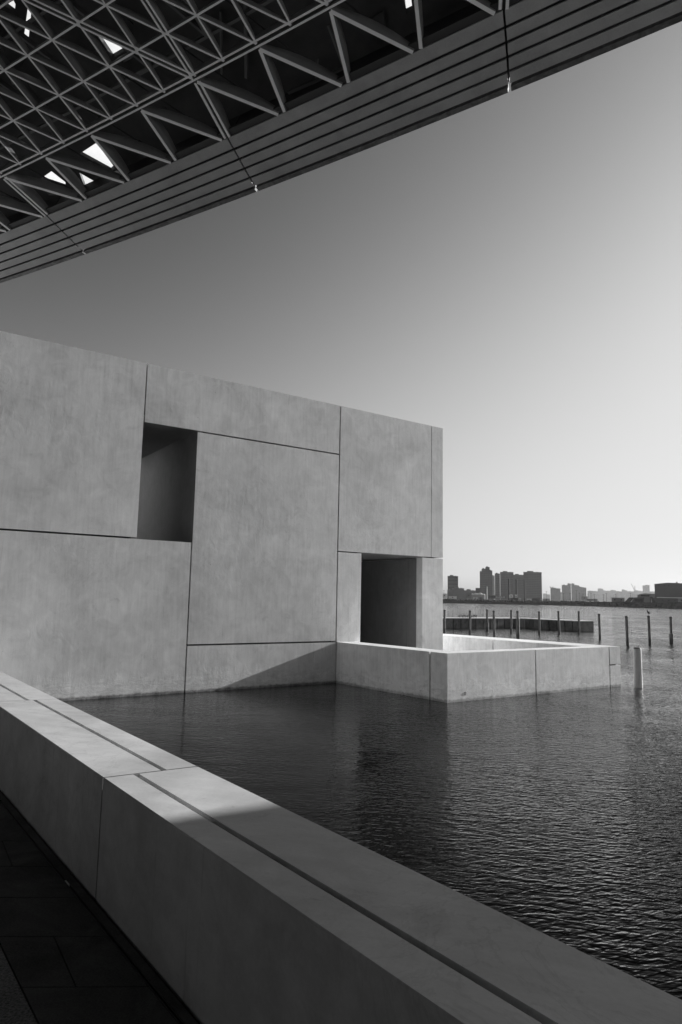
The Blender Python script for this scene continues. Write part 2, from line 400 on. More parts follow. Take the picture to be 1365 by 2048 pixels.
def reveal(s0, s1, z0, z1, depth, closed, joint=None):
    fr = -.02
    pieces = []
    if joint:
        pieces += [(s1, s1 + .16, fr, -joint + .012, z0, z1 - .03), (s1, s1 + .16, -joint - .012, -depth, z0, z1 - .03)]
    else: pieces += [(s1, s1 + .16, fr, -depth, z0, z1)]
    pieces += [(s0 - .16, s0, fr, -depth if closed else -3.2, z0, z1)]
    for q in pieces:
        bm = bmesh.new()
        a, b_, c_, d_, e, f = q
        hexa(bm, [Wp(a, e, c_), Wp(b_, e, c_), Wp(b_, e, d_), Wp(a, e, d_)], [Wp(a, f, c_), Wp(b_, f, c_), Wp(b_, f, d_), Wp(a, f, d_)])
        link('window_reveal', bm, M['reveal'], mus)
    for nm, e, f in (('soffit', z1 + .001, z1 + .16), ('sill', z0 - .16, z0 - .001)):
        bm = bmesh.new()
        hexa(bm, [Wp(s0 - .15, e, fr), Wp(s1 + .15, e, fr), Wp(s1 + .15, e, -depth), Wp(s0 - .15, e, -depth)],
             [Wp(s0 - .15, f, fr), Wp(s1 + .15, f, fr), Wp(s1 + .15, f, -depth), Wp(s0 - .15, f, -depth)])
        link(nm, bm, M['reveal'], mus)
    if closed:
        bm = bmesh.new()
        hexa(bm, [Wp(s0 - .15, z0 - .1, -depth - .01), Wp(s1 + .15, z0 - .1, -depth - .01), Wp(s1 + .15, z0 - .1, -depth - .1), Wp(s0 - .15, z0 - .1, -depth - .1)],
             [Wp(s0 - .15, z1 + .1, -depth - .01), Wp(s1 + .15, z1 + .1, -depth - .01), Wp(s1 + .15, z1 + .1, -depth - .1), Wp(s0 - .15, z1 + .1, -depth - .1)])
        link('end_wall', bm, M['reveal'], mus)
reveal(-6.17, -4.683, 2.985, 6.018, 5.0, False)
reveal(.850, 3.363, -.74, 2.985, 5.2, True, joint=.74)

# ------------------------------------------------------------------ terrace walls round the sunken basin
ter = thing('terrace_wall', 'thick low white concrete wall enclosing a terrace at the corner of the museum block', 'wall')
A1 = Vector((-.047, 20.408, 0)); A2 = Vector((2.699, 16.925, 0)); A3 = Vector((8.62, 20.93, 0))
eL = (A2 - A1).normalized(); nL = Vector((-eL.y, eL.x, 0))         # inwards
eF = (A3 - A2).normalized(); nF = Vector((-eF.y, eF.x, 0))
eR = Vector((-.615, .789, 0)).normalized(); nR = Vector((-eR.y, eR.x, 0))
TZ = .29
def isect(p, d, q, e):
    den = d.x * e.y - d.y * e.x; k = ((q.x - p.x) * e.y - (q.y - p.y) * e.x) / den; return p + d * k
B2 = isect(A1 + nL * .66, eL, A2 + nF * .50, eF); B3 = isect(A2 + nF * .50, eF, A3 + nR * 1.15, eR)
A4 = A3 + eR * 10.5; B4 = A4 + nR * 1.15
B1 = A1 + nL * .66 + eL * .05
def tprism(pts, z0, z1, name='wall_block', mt='basin', bev=.008):
    bm = bmesh.new(); prism(bm, pts, z0, z1); return link(name, bm, M[mt], ter, bevel=bev)
g = .025
def along(p, e, k): return p + e * k
tprism([A1 + eL * .001, along(A1, eL, 3.84 - g), along(A1, eL, 3.84 - g) + nL * .66, B1], -2, TZ)
tprism([along(A1, eL, 3.84 + g), A2, along(A2, eF, .02), B2 , along(A1, eL, 3.84 + g) + nL * .66], -2, TZ) if False else None
tprism([along(A1, eL, 3.84 + g), A2, along(A2, eF, 3.27 - g), along(A2, eF, 3.27 - g) + nF * .5, B2, along(A1, eL, 3.84 + g) + nL * .655], -2, TZ)
tprism([along(A2, eF, 3.27 + g), along(A2, eF, 6.61 - g), along(A2, eF, 6.61 - g) + nF * .5, along(A2, eF, 3.27 + g) + nF * .5], -2, TZ)
def corner(z0, z1): 
    q = isect(A2 + nF * .5, eF, A3 + nR * 1.15, eR)
    return tprism([along(A2, eF, 6.61 + g), A3, A3 + eR * 2.2, A3 + eR * 2.2 + nR * 1.149, q, along(A2, eF, 6.61 + g) + nF * .5], z0, z1)
corner(-.25 + g * .8, TZ); corner(-2, -.25 - g * .8)
tprism([A3 + eR * (2.2 + g), A3 + eR * 7.4, A3 + eR * 7.4 + nR * 1.15, A3 + eR * (2.2 + g) + nR * 1.15], -2, TZ) if False else None
# far wall: joint in its inner face where the photo shows one
jk = (Vector((5.395, 23.437, 0)) - B3).dot(eR)
tprism([A3 + eR * (2.2 + .004), A3 + eR * (jk + .55), B3 + eR * (jk - g), B3 + eR * max(.01, 2.2 - (B3 - A3).dot(eR))], -2, TZ - .001)
tprism([A3 + eR * (jk + .55 + .004), A4, B4, B3 + eR * (jk + g)], -2, TZ)
tprism([A1 + nL * .3 - NW * .02, A2 + nL * .3 + nF * .2, A3 + nR * .5 + nF * .2, A4 + nR * .5, Wp(4.1, 0, -7.9), Wp(-.0, 0, -.62)], -1.5, -.76, 'terrace_floor', 'basin', 0)
bm = bmesh.new()       # dark backing inside the joints
prism(bm, [A1 + nL * .1 - NW * 0.02 + eL * .4, A2 + nL * .1 + nF * .1, A3 + nR * .1 + nF * .1, A3 + nR * .4 + nF * .4, A2 + nL * .5 + nF * .3, A1 + nL * .5 + eL * .4], -1.9, TZ - .03)
link('joint_backing', bm, M['back'], ter)
bm = bmesh.new()
dh = A2 + eF * .60 - nF * .004
for i in range(10):
    a0 = 2 * math.pi * i / 10
    bmesh.ops.create_icosphere(bm, subdivisions=1, radius=.007, matrix=Matrix.Translation(dh + eF * (.034 * math.cos(a0)) + Vector((0, 0, -.71 + .034 * math.sin(a0)))))
bmesh.ops.create_icosphere(bm, subdivisions=1, radius=.008, matrix=Matrix.Translation(dh + Vector((.004, 0, -.715))))
link('drain_outlet', bm, M['back'], ter)

# neighbouring museum block, right of the picture: it shades the near end of the parapet
blk = thing('museum_annexe', 'tall white museum wing outside the right edge, shading the near low wall', 'building')
sh = azv(SUN_AZ)
E0 = Vector((-.52, 3.25, 0)) + sh * 17.5
ax = azv(SUN_AZ + 90)
def blkbox(s0, s1, d0, d1, z0, z1, nm, mt='facade'):
    bm = bmesh.new(); prism(bm, [E0 + ax * s0 + sh * d0, E0 + ax * s1 + sh * d0, E0 + ax * s1 + sh * d1, E0 + ax * s0 + sh * d1], z0, z1); link(nm, bm, M[mt], blk, bevel=.01)
blkbox(0, 3.0, 0, .3, -2, 4.5, 'wall_panel'); blkbox(3.04, 6.5, 0, .3, -2, 4.5, 'wall_panel'); blkbox(0, 6.5, 0, .3, 4.54, 9.0, 'wall_panel')
blkbox(.05, 6.4, .302, 6, -2, 8.9, 'core_wall')
# unseen white slab level with the terrace, added to bounce sun onto the dome
bm = bmesh.new(); prism(bm, [(4.8, -16), (5.2, 5.0), (9.0, 12.6), (13.6, 12.0), (36, 2), (36, -16)], -1.8, .25)
tag(link('bounce_slab', bm, M['basin'], bevel=.01), kind='structure')
# dark unseen hall left of and behind the viewer, added to block light
shade_hall = thing('added_shade_hall', 'long dark unseen hall outside the left edge, added to block light', 'building')
for q in range(12):
    t0 = -24 + 3.2 * q
    bm = bmesh.new(); prism(bm, [Pp(t0, -9, 0), Pp(t0 + 3.16, -9, 0), Pp(t0 + 3.16, -9.2, 0), Pp(t0, -9.2, 0)], .3, 8.6); link('shade_panel', bm, M['city_glass'], shade_hall)
    bm = bmesh.new(); prism(bm, [Pp(t0 + 3.165, -8.95, 0), Pp(t0 + 3.195, -8.95, 0), Pp(t0 + 3.195, -9.3, 0), Pp(t0 + 3.165, -9.3, 0)], 0, 8.6); link('shade_strip', bm, M['dark'], shade_hall)
bm = bmesh.new(); prism(bm, [Pp(-24, -9.31, 0), Pp(14.4, -9.31, 0), Pp(14.4, -16, 0), Pp(-24, -16, 0)], 0, 9.0); link('core_wall', bm, M['back'], shade_hall)
bm = bmesh.new(); prism(bm, [Pp(-16.3, 1.0, 0), Pp(-16.3, -8.9, 0), Pp(-20, -8.9, 0), Pp(-20, 1.0, 0)], 0, 9.0); link('end_wall', bm, M['city_dark'], shade_hall)

# ------------------------------------------------------------------ dome
dome = thing('museum_dome', 'vast latticed metal dome overhead, its slatted rim crossing the top of the picture', 'dome')
DC = Vector((-92.454, -134.291, 0)); RS = 414.0
Z0 = 1.6 + 8.943 - math.sqrt(RS ** 2 - 170.48 ** 2)
def dn(r_, th):                       # outward normal of the cap
    c_, s_ = math.cos(R(th)), math.sin(R(th)); zz = math.sqrt(RS * RS - r_ * r_)
    return Vector((r_ * c_, r_ * s_, zz)) / RS
def D(r_, th, off=0.0):
    p = Vector((DC.x + r_ * math.cos(R(th)), DC.y + r_ * math.sin(R(th)), Z0 + math.sqrt(RS * RS - r_ * r_)))
    return p + dn(r_, th) * off
TH0, DT = 58.238, .2345
def nr(i): return 170.48 - .675 * i
def nth(j): return TH0 + DT * j
def fin(bm, pts, nrm, hs, wb=.032, wm=.052, lat=0.0):
    rings = []
    k = len(pts)
    for i in range(k):
        tn = (pts[min(i + 1, k - 1)] - pts[max(i - 1, 0)]).normalized()
        la = tn.cross(nrm[i]).normalized(); up = nrm[i]; h = hs[i]; p = pts[i] + la * lat
        w_ = wm * .5
        prof = [(-wb / 2, 0), (wb / 2, 0), (wb / 2, .010), (w_ * .55, .016), (w_ * .8, .42 * h), (w_ * .8, .62 * h), (w_ * .5, h),
                (-w_ * .5, h), (-w_ * .8, .62 * h), (-w_ * .8, .42 * h), (-w_ * .55, .016), (-wb / 2, .010)]
        rings.append([bm.verts.new(p + la * a + up * b_) for a, b_ in prof])
    for A, B in zip(rings, rings[1:]):
        for i in range(12):
            j = (i + 1) % 12; f_ = bm.faces.new((A[i], A[j], B[j], B[i]))
            if i in (0, 1, 11): f_.material_index = 1
    bm.faces.new(rings[0][::-1]); bm.faces.new(rings[-1])
IM = 13; J0, J1 = -15, 25
def hgt_at(i): return .07 + .09 * min(1, max(0, i) / 1.0)
def add_line(name, nodes, double, endtaper=True, wb=.03, h0=None):
    bm = bmesh.new()
    pts, nn, hs = [], [], []
    for a, b_ in zip(nodes, nodes[1:]):
        steps = 3
        for q in range(steps):
            f = q / steps; i = a[0] + (b_[0] - a[0]) * f; j = a[1] + (b_[1] - a[1]) * f
            pts.append(D(nr(i), nth(j))); nn.append(dn(nr(i), nth(j)))
            bul = .75 + .25 * math.sin(math.pi * f)
            hs.append((h0 or hgt_at(i)) * bul)
    i, j = nodes[-1]; pts.append(D(nr(i), nth(j))); nn.append(dn(nr(i), nth(j))); hs.append((h0 or hgt_at(i)) * .75)
    if double:
        fin(bm, pts, nn, hs, wb, .06, .042); fin(bm, pts, nn, hs, wb, .06, -.042)
    else: fin(bm, pts, nn, hs, wb)
    return link(name, bm, M['fin'], dome)
for i in range(0, IM + 1):
    add_line('lattice_ring', [(i, j) for j in range(J0, J1 + 1)], i % 8 == 0, h0=.25 if i == 0 else .16)
for j in range(J0, J1 + 1):
    add_line('lattice_rib', [(i, j) for i in range(IM, -1, -1)], j % 8 == 0, wb=.034 if j % 2 == 0 else .028)
for j0 in range(J0 - 8, J1 + 1):
    nd = [(i, j0 + i) for i in range(IM, -1, -1) if J0 <= j0 + i <= J1]
    if len(nd) > 1: add_line('lattice_diagonal', nd, j0 % 8 == 0)
# struts from the ring to the rim
def thE(k): return 58.265 + .4425 * k
def thN(k): return 58.235 + .468 * k
def P2(r_, th, H): return Vector((DC.x + r_ * math.cos(R(th)), DC.y + r_ * math.sin(R(th)), 1.6 + H))
RE, HE, RO, HO = 171.49, 8.465, 172.52, 8.0
for k in range(-8, 13):
    nN = P2(170.56, thN(k), 8.905)
    for kk, (dst, lat) in enumerate(((P2(RE - .01, thE(k), HE + .0), 0), (P2(RE - .01, thE(k - 1) + .045, HE), 0))):
        bm = bmesh.new()
        K = 7; pts = [nN.lerp(dst, q / K) for q in range(K + 1)]; nn = [dn(171, thN(k))] * (K + 1)
        hs = [.15 + .13 * math.sin(math.pi * q / K) for q in range(K + 1)]
        if kk == 0 and k % 4 == 0:
            fin(bm, pts, nn, hs, .045, .06, .05); fin(bm, pts, nn, hs, .045, .09, -.05)
        else: fin(bm, pts, nn, hs, .056, .085)
        link('edge_strut', bm, M['fin'], dome)
# tie rods above the struts
for k in range(-8, 13):
    bm = bmesh.new()
    a = D(nr(.9), nth(k * 2 + .6), .50); b_ = D(171.30, thE(k) - .28, .22)
    d_ = (b_ - a); L = d_.length; mx = Matrix.Translation(a) @ d_.to_track_quat('Z', 'Y').to_matrix().to_4x4()
    lathe(bm, [(.016, 0), (.016, L * .82), (.035, L * .82), (.035, L * .97), (.016, L)], seg=8)
    bmesh.ops.transform(bm, matrix=mx, verts=bm.verts)
    link('tie_rod', bm, M['dark'], dome)
# rim: slats, trim and backing beam, bay by bay
def rim(f, th_f, off=0.0):            # f: 0 inner edge .. 1 outer edge
    a = P2(RE + (RO - RE) * f, th_f, HE + (HO - HE) * f)
    n_ = Vector((.41 * math.cos(R(th_f)), .41 * math.sin(R(th_f)), .912))
    return a + n_ * off
def thj(k, f): return (58.265 + 1.77 * k) * (1 - f) + (58.295 + 1.707 * k) * f
def strip(bm, k, f0, f1, o0, o1, gap=.006, K=8, tilt=0.0):
    sec = []
    for q in range(K + 1):
        u = q / K
        row = []
        for f, o in ((f0, o0), (f1, o0 - tilt), (f1, o1 - tilt), (f0, o1)):
            ta, tb = thj(k, f) + gap, thj(k + 1, f) - gap
            row.append(bm.verts.new(rim(f, ta + (tb - ta) * u, o)))
        sec.append(row)
    for A, B in zip(sec, sec[1:]):
        for i in range(4): j = (i + 1) % 4; bm.faces.new((A[i], A[j], B[j], B[i]))
    bm.faces.new(sec[0][::-1]); bm.faces.new(sec[-1])
for k in range(-5, 6):
    for q in range(5):
        bm = bmesh.new(); f0 = .177 * q + (.0 if q == 0 else .038)
        strip(bm, k, f0, .177 * (q + 1), 0, .03)
        link('rim_slat', bm, M['slat'], dome, bevel=.003)
    bm = bmesh.new(); strip(bm, k, .915, 1.0, -.02, .10, gap=.009, tilt=-.03)
    link('edge_trim', bm, M['trim'], dome, bevel=.006)
    bm = bmesh.new(); strip(bm, k, .02, .90, .10, .80, gap=.004)
    link('rim_beam', bm, M['dark'], dome)
    bm = bmesh.new(); strip(bm, k, -.10, .012, .045, .12, gap=.0002); strip(bm, k, -.055, .012, .125, .22, gap=.0002)
    link('inner_ledge', bm, M['dark'], dome)
# roof cladding with its openings
HOLES = [[(9, 11), (27, 0), (31, 8), (29, 26)], [(57, 5), (64, 10), (61, 40), (56, 90), (47, 80), (51, 50)], [(51, 119), (45, 122), (39, 142), (44, 130)],
 [(172, 57), (180, 61), (209, 108), (192, 101)], [(194, 68), (257, 98), (226, 116)], [(239, 122), (271, 104), (276, 109), (246, 126)],
 [(209, 140), (227, 131), (228, 136), (212, 146)], [(199, 118), (212, 125), (204, 129)], [(91, 207), (106, 199), (110, 203), (95, 212)],
 [(254, 37), (267, 45), (267, 49)], [(303, 225), (312, 238), (335, 282), (312, 262), (305, 240)], [(158, 308), (193, 285), (230, 335), (222, 343)],
 [(83, 356), (103, 342), (131, 364), (131, 376), (86, 361)], [(159, 345), (199, 368), (172, 380)], [(38, 363), (60, 378), (45, 380)],
 [(94, 383), (118, 390), (97, 391)], [(810, -3), (823, -3), (826, 21), (813, 27)], [(290, 314), (303, 322), (297, 324)], [(323, 212), (333, 214), (334, 218)],
 [(15, 288), (22, 300), (19, 302)]]
CO = .95                              # cladding stands this far above the lattice
def on_cap(x, y, off):
    d_ = ray(x, y); o = EYE - Vector((DC.x, DC.y, Z0)); b_ = o.dot(d_); q = o.dot(o) - (RS + off) ** 2
    return EYE + d_ * (-b_ + math.sqrt(b_ * b_ - q))
def capz(x, y, off):
    rr = (x - DC.x) ** 2 + (y - DC.y) ** 2
    return Z0 + math.sqrt((RS + off) ** 2 - rr)
T0, T1, RI, RQ = 50.0, 67.0, 155.0, 172.45
verts2, edges = [], []
def poly2(pts):
    b0 = len(verts2); verts2.extend(pts); k = len(pts); edges.extend([(b0 + i, b0 + (i + 1) % k) for i in range(k)])
NA = 48
outer = [(DC.x + RQ * math.cos(R(T0 + (T1 - T0) * i / NA)), DC.y + RQ * math.sin(R(T0 + (T1 - T0) * i / NA))) for i in range(NA + 1)] + \
        [(DC.x + RI * math.cos(R(T1 - (T1 - T0) * i / NA)), DC.y + RI * math.sin(R(T1 - (T1 - T0) * i / NA))) for i in range(NA + 1)]
poly2([Vector(p) for p in outer])
hole_polys = []
for h in HOLES:
    pts = [on_cap(x, y, CO) for x, y in h]
    hole_polys.append([Vector((p.x, p.y)) for p in pts]); poly2(hole_polys[-1])
for i in range(1, 14):
    for q in range(1, NA):
        rr = RI + (RQ - RI) * i / 14; th = T0 + (T1 - T0) * q / NA
        verts2.append(Vector((DC.x + rr * math.cos(R(th)), DC.y + rr * math.sin(R(th)))))
def inside(p, poly):
    c_ = False; k = len(poly)
    for i in range(k):
        a, b_ = poly[i], poly[(i + 1) % k]
        if (a.y > p.y) != (b_.y > p.y) and p.x < (b_.x - a.x) * (p.y - a.y) / (b_.y - a.y) + a.x: c_ = not c_
    return c_
res = delaunay_2d_cdt(verts2, edges, [], 0, 1e-5)
outp = [Vector(p) for p in outer]
bm = bmesh.new()
bv = [bm.verts.new((v.x, v.y, capz(v.x, v.y, CO))) for v in res[0]]
for f in res[2]:
    c_ = sum((res[0][i] for i in f), Vector((0, 0))) / len(f)
    if not inside(c_, outp) or any(inside(c_, h) for h in hole_polys): continue
    bm.faces.new([bv[i] for i in f])
for v in list(bm.verts):
    if not v.link_faces: bm.verts.remove(v)
bmesh.ops.recalc_face_normals(bm, faces=bm.faces)
ex = bmesh.ops.extrude_face_region(bm, geom=list(bm.faces))
bmesh.ops.translate(bm, vec=(0, 0, .10), verts=[v for v in ex['geom'] if isinstance(v, bmesh.types.BMVert)])
link('roof_cladding', bm, M['clad'], dome)
# the rest of the cap
bm = bmesh.new()
rads = [0.01, 20, 45, 70, 95, 120, 140, RI]
def capv(rr, th, off): return bm.verts.new((DC.x + rr * math.cos(R(th)), DC.y + rr * math.sin(R(th)), capz(DC.x + rr, DC.y, off)))
NB = 72
ths = [T0 + 360 * i / NB for i in range(NB)]
g_ = [[capv(rr, th, CO + .02) for th in ths] for rr in rads]
for a in range(len(rads) - 1):
    for i in range(NB): bm.faces.new((g_[a][i], g_[a][(i + 1) % NB], g_[a + 1][(i + 1) % NB], g_[a + 1][i]))
th2 = [T1 + (360 - (T1 - T0)) * i / 70 for i in range(71)]
ra = [capv(RI, th, CO + .02) for th in th2]; rb = [capv(RQ, th, CO + .02) for th in th2]
rc = [bm.verts.new(P2(RO, th, HO)) for th in th2]
for i in range(70):
    bm.faces.new((ra[i], ra[i + 1], rb[i + 1], rb[i])); bm.faces.new((rb[i], rb[i + 1], rc[i + 1], rc[i]))
link('roof_shell', bm, M['clad'], dome)
# an upper layer of bars below the cladding, read as dark stars
def pxof(p):
    v = p - EYE; return (PW / 2 + F_PX * v.dot(RT) / v.dot(FWD), PH / 2 - F_PX * v.dot(UP) / v.dot(FWD))
HB = [(min(a for a, _ in h) - 22, max(a for a, _ in h) + 22, min(b_ for _, b_ in h) - 22, max(b_ for _, b_ in h) + 22) for h in HOLES]
def blocks(p):
    x, y = pxof(p); return any(a < x < b_ and c_ < y < d_ for a, b_, c_, d_ in HB)
def bar(a, b_, wd, ht, na):
    d_ = (b_ - a).normalized(); la = d_.cross(na).normalized() * wd / 2; u_ = na * ht
    hexa(bm, [a - la, a + la, b_ + la, b_ - la], [a - la + u_, a + la + u_, b_ + la + u_, b_ - la + u_])
rnd = random.Random(3)
for q in range(130):
    rr = rnd.uniform(163, 171.6); th = rnd.uniform(55.0, 63.5); ln = rnd.uniform(.7, 1.9); an = rnd.choice((0, 60, 120, 30, 90)) + rnd.uniform(-6, 6)
    p = D(rr, th, .62 + rnd.uniform(0, .22)); na = dn(rr, th)
    e1 = Vector((math.cos(R(th + an)), math.sin(R(th + an)), 0)); e1 = (e1 - na * e1.dot(na)).normalized()
    wd_ = rnd.choice((.02, .03, .05))
    if any(blocks(p + e1 * ln * f_) for f_ in (-.5, -.25, 0, .25, .5)): continue
    bm = bmesh.new(); bar(p - e1 * ln / 2, p + e1 * ln / 2, wd_, .06, na); link('cladding_bar', bm, M['bar'], dome)
for q in range(46):
    rr = rnd.uniform(163, 171.4); th = rnd.uniform(55.0, 63.0); p = D(rr, th, .80 + .04 * (q % 3)); na = dn(rr, th)
    a0 = rnd.uniform(0, 360); k = rnd.choice((3, 4, 4)); rad = rnd.uniform(.25, .6)
    e1 = Vector((1, 0, 0)); e1 = (e1 - na * e1.dot(na)).normalized(); e2 = na.cross(e1)
    vs_ = []
    for i in range(k):
        an = R(a0 + 360 * i / k + rnd.uniform(-18, 18)); vs_.append(p + (e1 * math.cos(an) + e2 * math.sin(an)) * rad)
    hit = any(blocks(v) for v in vs_ + [p])
    if hit: continue
    bm = bmesh.new(); lo = [bm.verts.new(v) for v in vs_]; hi = [bm.verts.new(v + na * .02) for v in vs_]
    bm.faces.new(lo[::-1]); bm.faces.new(hi)
    for i in range(k): bm.faces.new((lo[i], lo[(i + 1) % k], hi[(i + 1) % k], hi[i]))
    link('cladding_plate', bm, M['clad'], dome)
# a second, coarser layer of bars between the fins and the cladding
def upper_line(nodes):
    global bm
    bm = bmesh.new()
    for (a0, a1), (b0, b1) in zip(nodes, nodes[1:]):
        pa, pb = D(nr(a0), nth(a1), .48), D(nr(b0), nth(b1), .48)
        bar(pa, pb, .045, .12, dn(nr(a0), nth(a1)))
    link('upper_bar', bm, M['bar'], dome)
for i in (.4, 2.4, 4.4, 6.4, 8.4, 10.4): upper_line([(i, j + .5) for j in range(-10, 22, 2)])
for j in range(-9, 22, 2): upper_line([(i + .4, j + .5) for i in (10, 8, 6, 4, 2, 0)])
for j in range(-13, 18, 2): upper_line([(i + .4, j + .5 + i * .5 + (i % 4 == 2) * 0) for i in (10, 8, 6, 4, 2, 0)])
# pale translucent panels added over the openings to brighten them, lit by the sun from above
for h in HOLES:
    c2 = (sum(p[0] for p in h) / len(h), sum(p[1] for p in h) / len(h))
    pts = []
    for x, y in h:
        d_ = math.hypot(x - c2[0], y - c2[1]) or 1
        pts.append(on_cap(x + (x - c2[0]) / d_ * 9, y + (y - c2[1]) / d_ * 9, CO + .24))
    bm = bmesh.new(); lo = [bm.verts.new(p) for p in pts]; hi = [bm.verts.new(p + Vector((0, 0, .012))) for p in pts]; k = len(pts)
    bm.faces.new(lo[::-1]); bm.faces.new(hi)
    for i in range(k): bm.faces.new((lo[i], lo[(i + 1) % k], hi[(i + 1) % k], hi[i]))
    link('hole_brightener', bm, M['hole_bright'], dome)

# ------------------------------------------------------------------ piles
def pile_mesh(kind):
    bm = bmesh.new()
    if kind == 'plain': lathe(bm, [(.085, -1.5), (.085, 1.68), (.080, 1.74), (.055, 1.75)], seg=16)
    else: lathe(bm, [(.125, -1.5), (.125, .62 if kind == 'low' else 1.25), (.085, .66 if kind == 'low' else 1.32), (.085, 1.66), (.03, 1.78)], seg=16)
    me = bpy.data.meshes.new('mooring_pile'); bm.to_mesh(me); bm.free(); me.materials.append(M['pile']); return me
def collar_mesh(r_):
    bm = bmesh.new(); lathe(bm, [(r_, -.02), (r_ + .012, 0), (r_ + .012, .06), (r_, .08)], seg=16)
    me = bpy.data.meshes.new('collar'); bm.to_mesh(me); bm.free(); me.materials.append(M['dark']); return me
PM = {k: pile_mesh(k) for k in ('plain', 'low', 'high')}; CM = collar_mesh(.084)
PILES = [(8.15, 52.5, .82, 'plain', 'dark pile half hidden by the right edge of the museum block'),
 (9.74, 50.61, .83, 'plain', 'plain dark pile nearest the museum block, in front of the jointed breakwater'),
 (12.63, 57.96, .85, 'low', 'dark pile with a thicker foot, second from the museum block'),
 (11.32, 49.62, .88, 'plain', 'plain dark pile just right of the first one with a thick foot'),
 (14.02, 55.39, .87, 'plain', 'dark pile standing where the shadow crosses the breakwater'),
 (12.44, 47.27, .92, 'high', 'thickest dark pile, with a tall sleeve and a flared foot, above the terrace corner'),
 (15.75, 53.5, .83, 'plain', 'first plain pile in front of the shaded part of the breakwater'),
 (17.53, 54.15, .88, 'plain', 'middle plain pile in front of the shaded part of the breakwater'),
 (19.97, 56.6, .87, 'plain', 'dark pile in front of the joint between shaded and sunlit breakwater end'),
 (18.34, 47.85, .82, 'plain', 'dark pile just beyond the free end of the breakwater'),
 (17.6, 41.57, .82, 'plain', 'dark pile in open water above the white post'),
 (19.41, 42.53, .85, 'plain', 'dark pile with a bird perched on top'),
 (21.64, 44.34, .78, 'low', 'pointed pile with a thick foot at the far right')]
first = None
for (x, y, ztop, kind, lab) in PILES:
    o = bpy.data.objects.new('mooring_pile', None); C.objects.link(o); o.location = (x, y, WZ)
    tag(o, lab, 'pile', 'mooring piles standing in the water'); o.rotation_euler = (R(random.uniform(-1, 1)), R(random.uniform(-1.1, 1.1)), random.uniform(0, 6))
    sh_ = bpy.data.objects.new('shaft', PM[kind]); C.objects.link(sh_); sh_.parent = o; sh_.scale = (1, 1, (ztop - WZ) / 1.75)
    if first is None:
        first = bpy.data.objects.new('collar', CM)
        c_ = first
    else: c_ = first.copy()
    C.objects.link(c_); c_.parent = o; c_.location = (0, 0, (ztop - WZ) * .965)
wp = thing('white_post', 'short thick white round post in the water beside the terrace corner', 'post', loc=(9.07, 20.74, WZ))
bm = bmesh.new(); lathe(bm, [(.120, -1.2), (.118, .05), (.114, 1.12), (.110, 1.145)], seg=28); link('shaft', bm, M['post'], wp, smooth=False)
bm = bmesh.new(); lathe(bm, [(.108, 1.146), (.095, 1.175), (.06, 1.185)], seg=20); link('cap', bm, M['pile'], wp)
bm = bmesh.new(); lathe(bm, [(.012, 1.18), (.012, 1.235), (.02, 1.24), (.015, 1.26)], cx=.035, cy=-.02, seg=8)
lathe(bm, [(.01, 1.18), (.01, 1.205)], cx=-.05, cy=.0, seg=8); link('fitting', bm, M['post'], wp)

# ------------------------------------------------------------------ breakwater
brk = thing('breakwater', 'low curved concrete breakwater of jointed panels out in the water', 'breakwater')
path = []
for q in range(0, 26): path.append(Vector((-2.0 + 19.3 * q / 25, 56.6 + 9.1 * (q / 25) - .9 * math.sin(math.pi * q / 25), 0)))
path.append(Vector((17.9, 65.3, 0)))
for q in range(1, 8): path.append(Vector((17.9 + 3.5 * q / 7, 65.3 - 5.0 * q / 7 - .35 * math.sin(math.pi * q / 7), 0)))
path.append(Vector((22.95, 61.2, 0)))
for a, b_ in zip(path, path[1:]):
    e = (b_ - a).normalized(); n_ = Vector((-e.y, e.x, 0)); n_ = n_ if n_.y > 0 or n_.x > 0 else -n_
    bm = bmesh.new(); prism(bm, [a + e * .045, b_ - e * .045, b_ - e * .045 + n_ * .5, a + e * .045 + n_ * .5], -1.8, -.06); link('wall_panel', bm, M['break'], brk, bevel=.008)
bm = bmesh.new()
for a, b_ in zip(path, path[1:]):
    e = (b_ - a).normalized(); n_ = Vector((-e.y, e.x, 0)); n_ = n_ if n_.y > 0 or n_.x > 0 else -n_
    prism(bm, [a - n_ * .04, b_ - n_ * .04, b_ + n_ * 1.3, a + n_ * 1.3], -.055 + .0007 * (a.x % 3), .012 + .0011 * (a.x % 3))
link('coping', bm, M['basin'], brk)
bm = bmesh.new()
for a, b_ in zip(path, path[1:]):
    e = (b_ - a).normalized(); n_ = Vector((-e.y, e.x, 0)); n_ = n_ if n_.y > 0 or n_.x > 0 else -n_
    prism(bm, [a + n_ * .10, b_ + n_ * .10, b_ + n_ * .45, a + n_ * .45], -1.7, -.08 - .0007 * (a.x % 3))
link('joint_backing', bm, M['back'], brk)

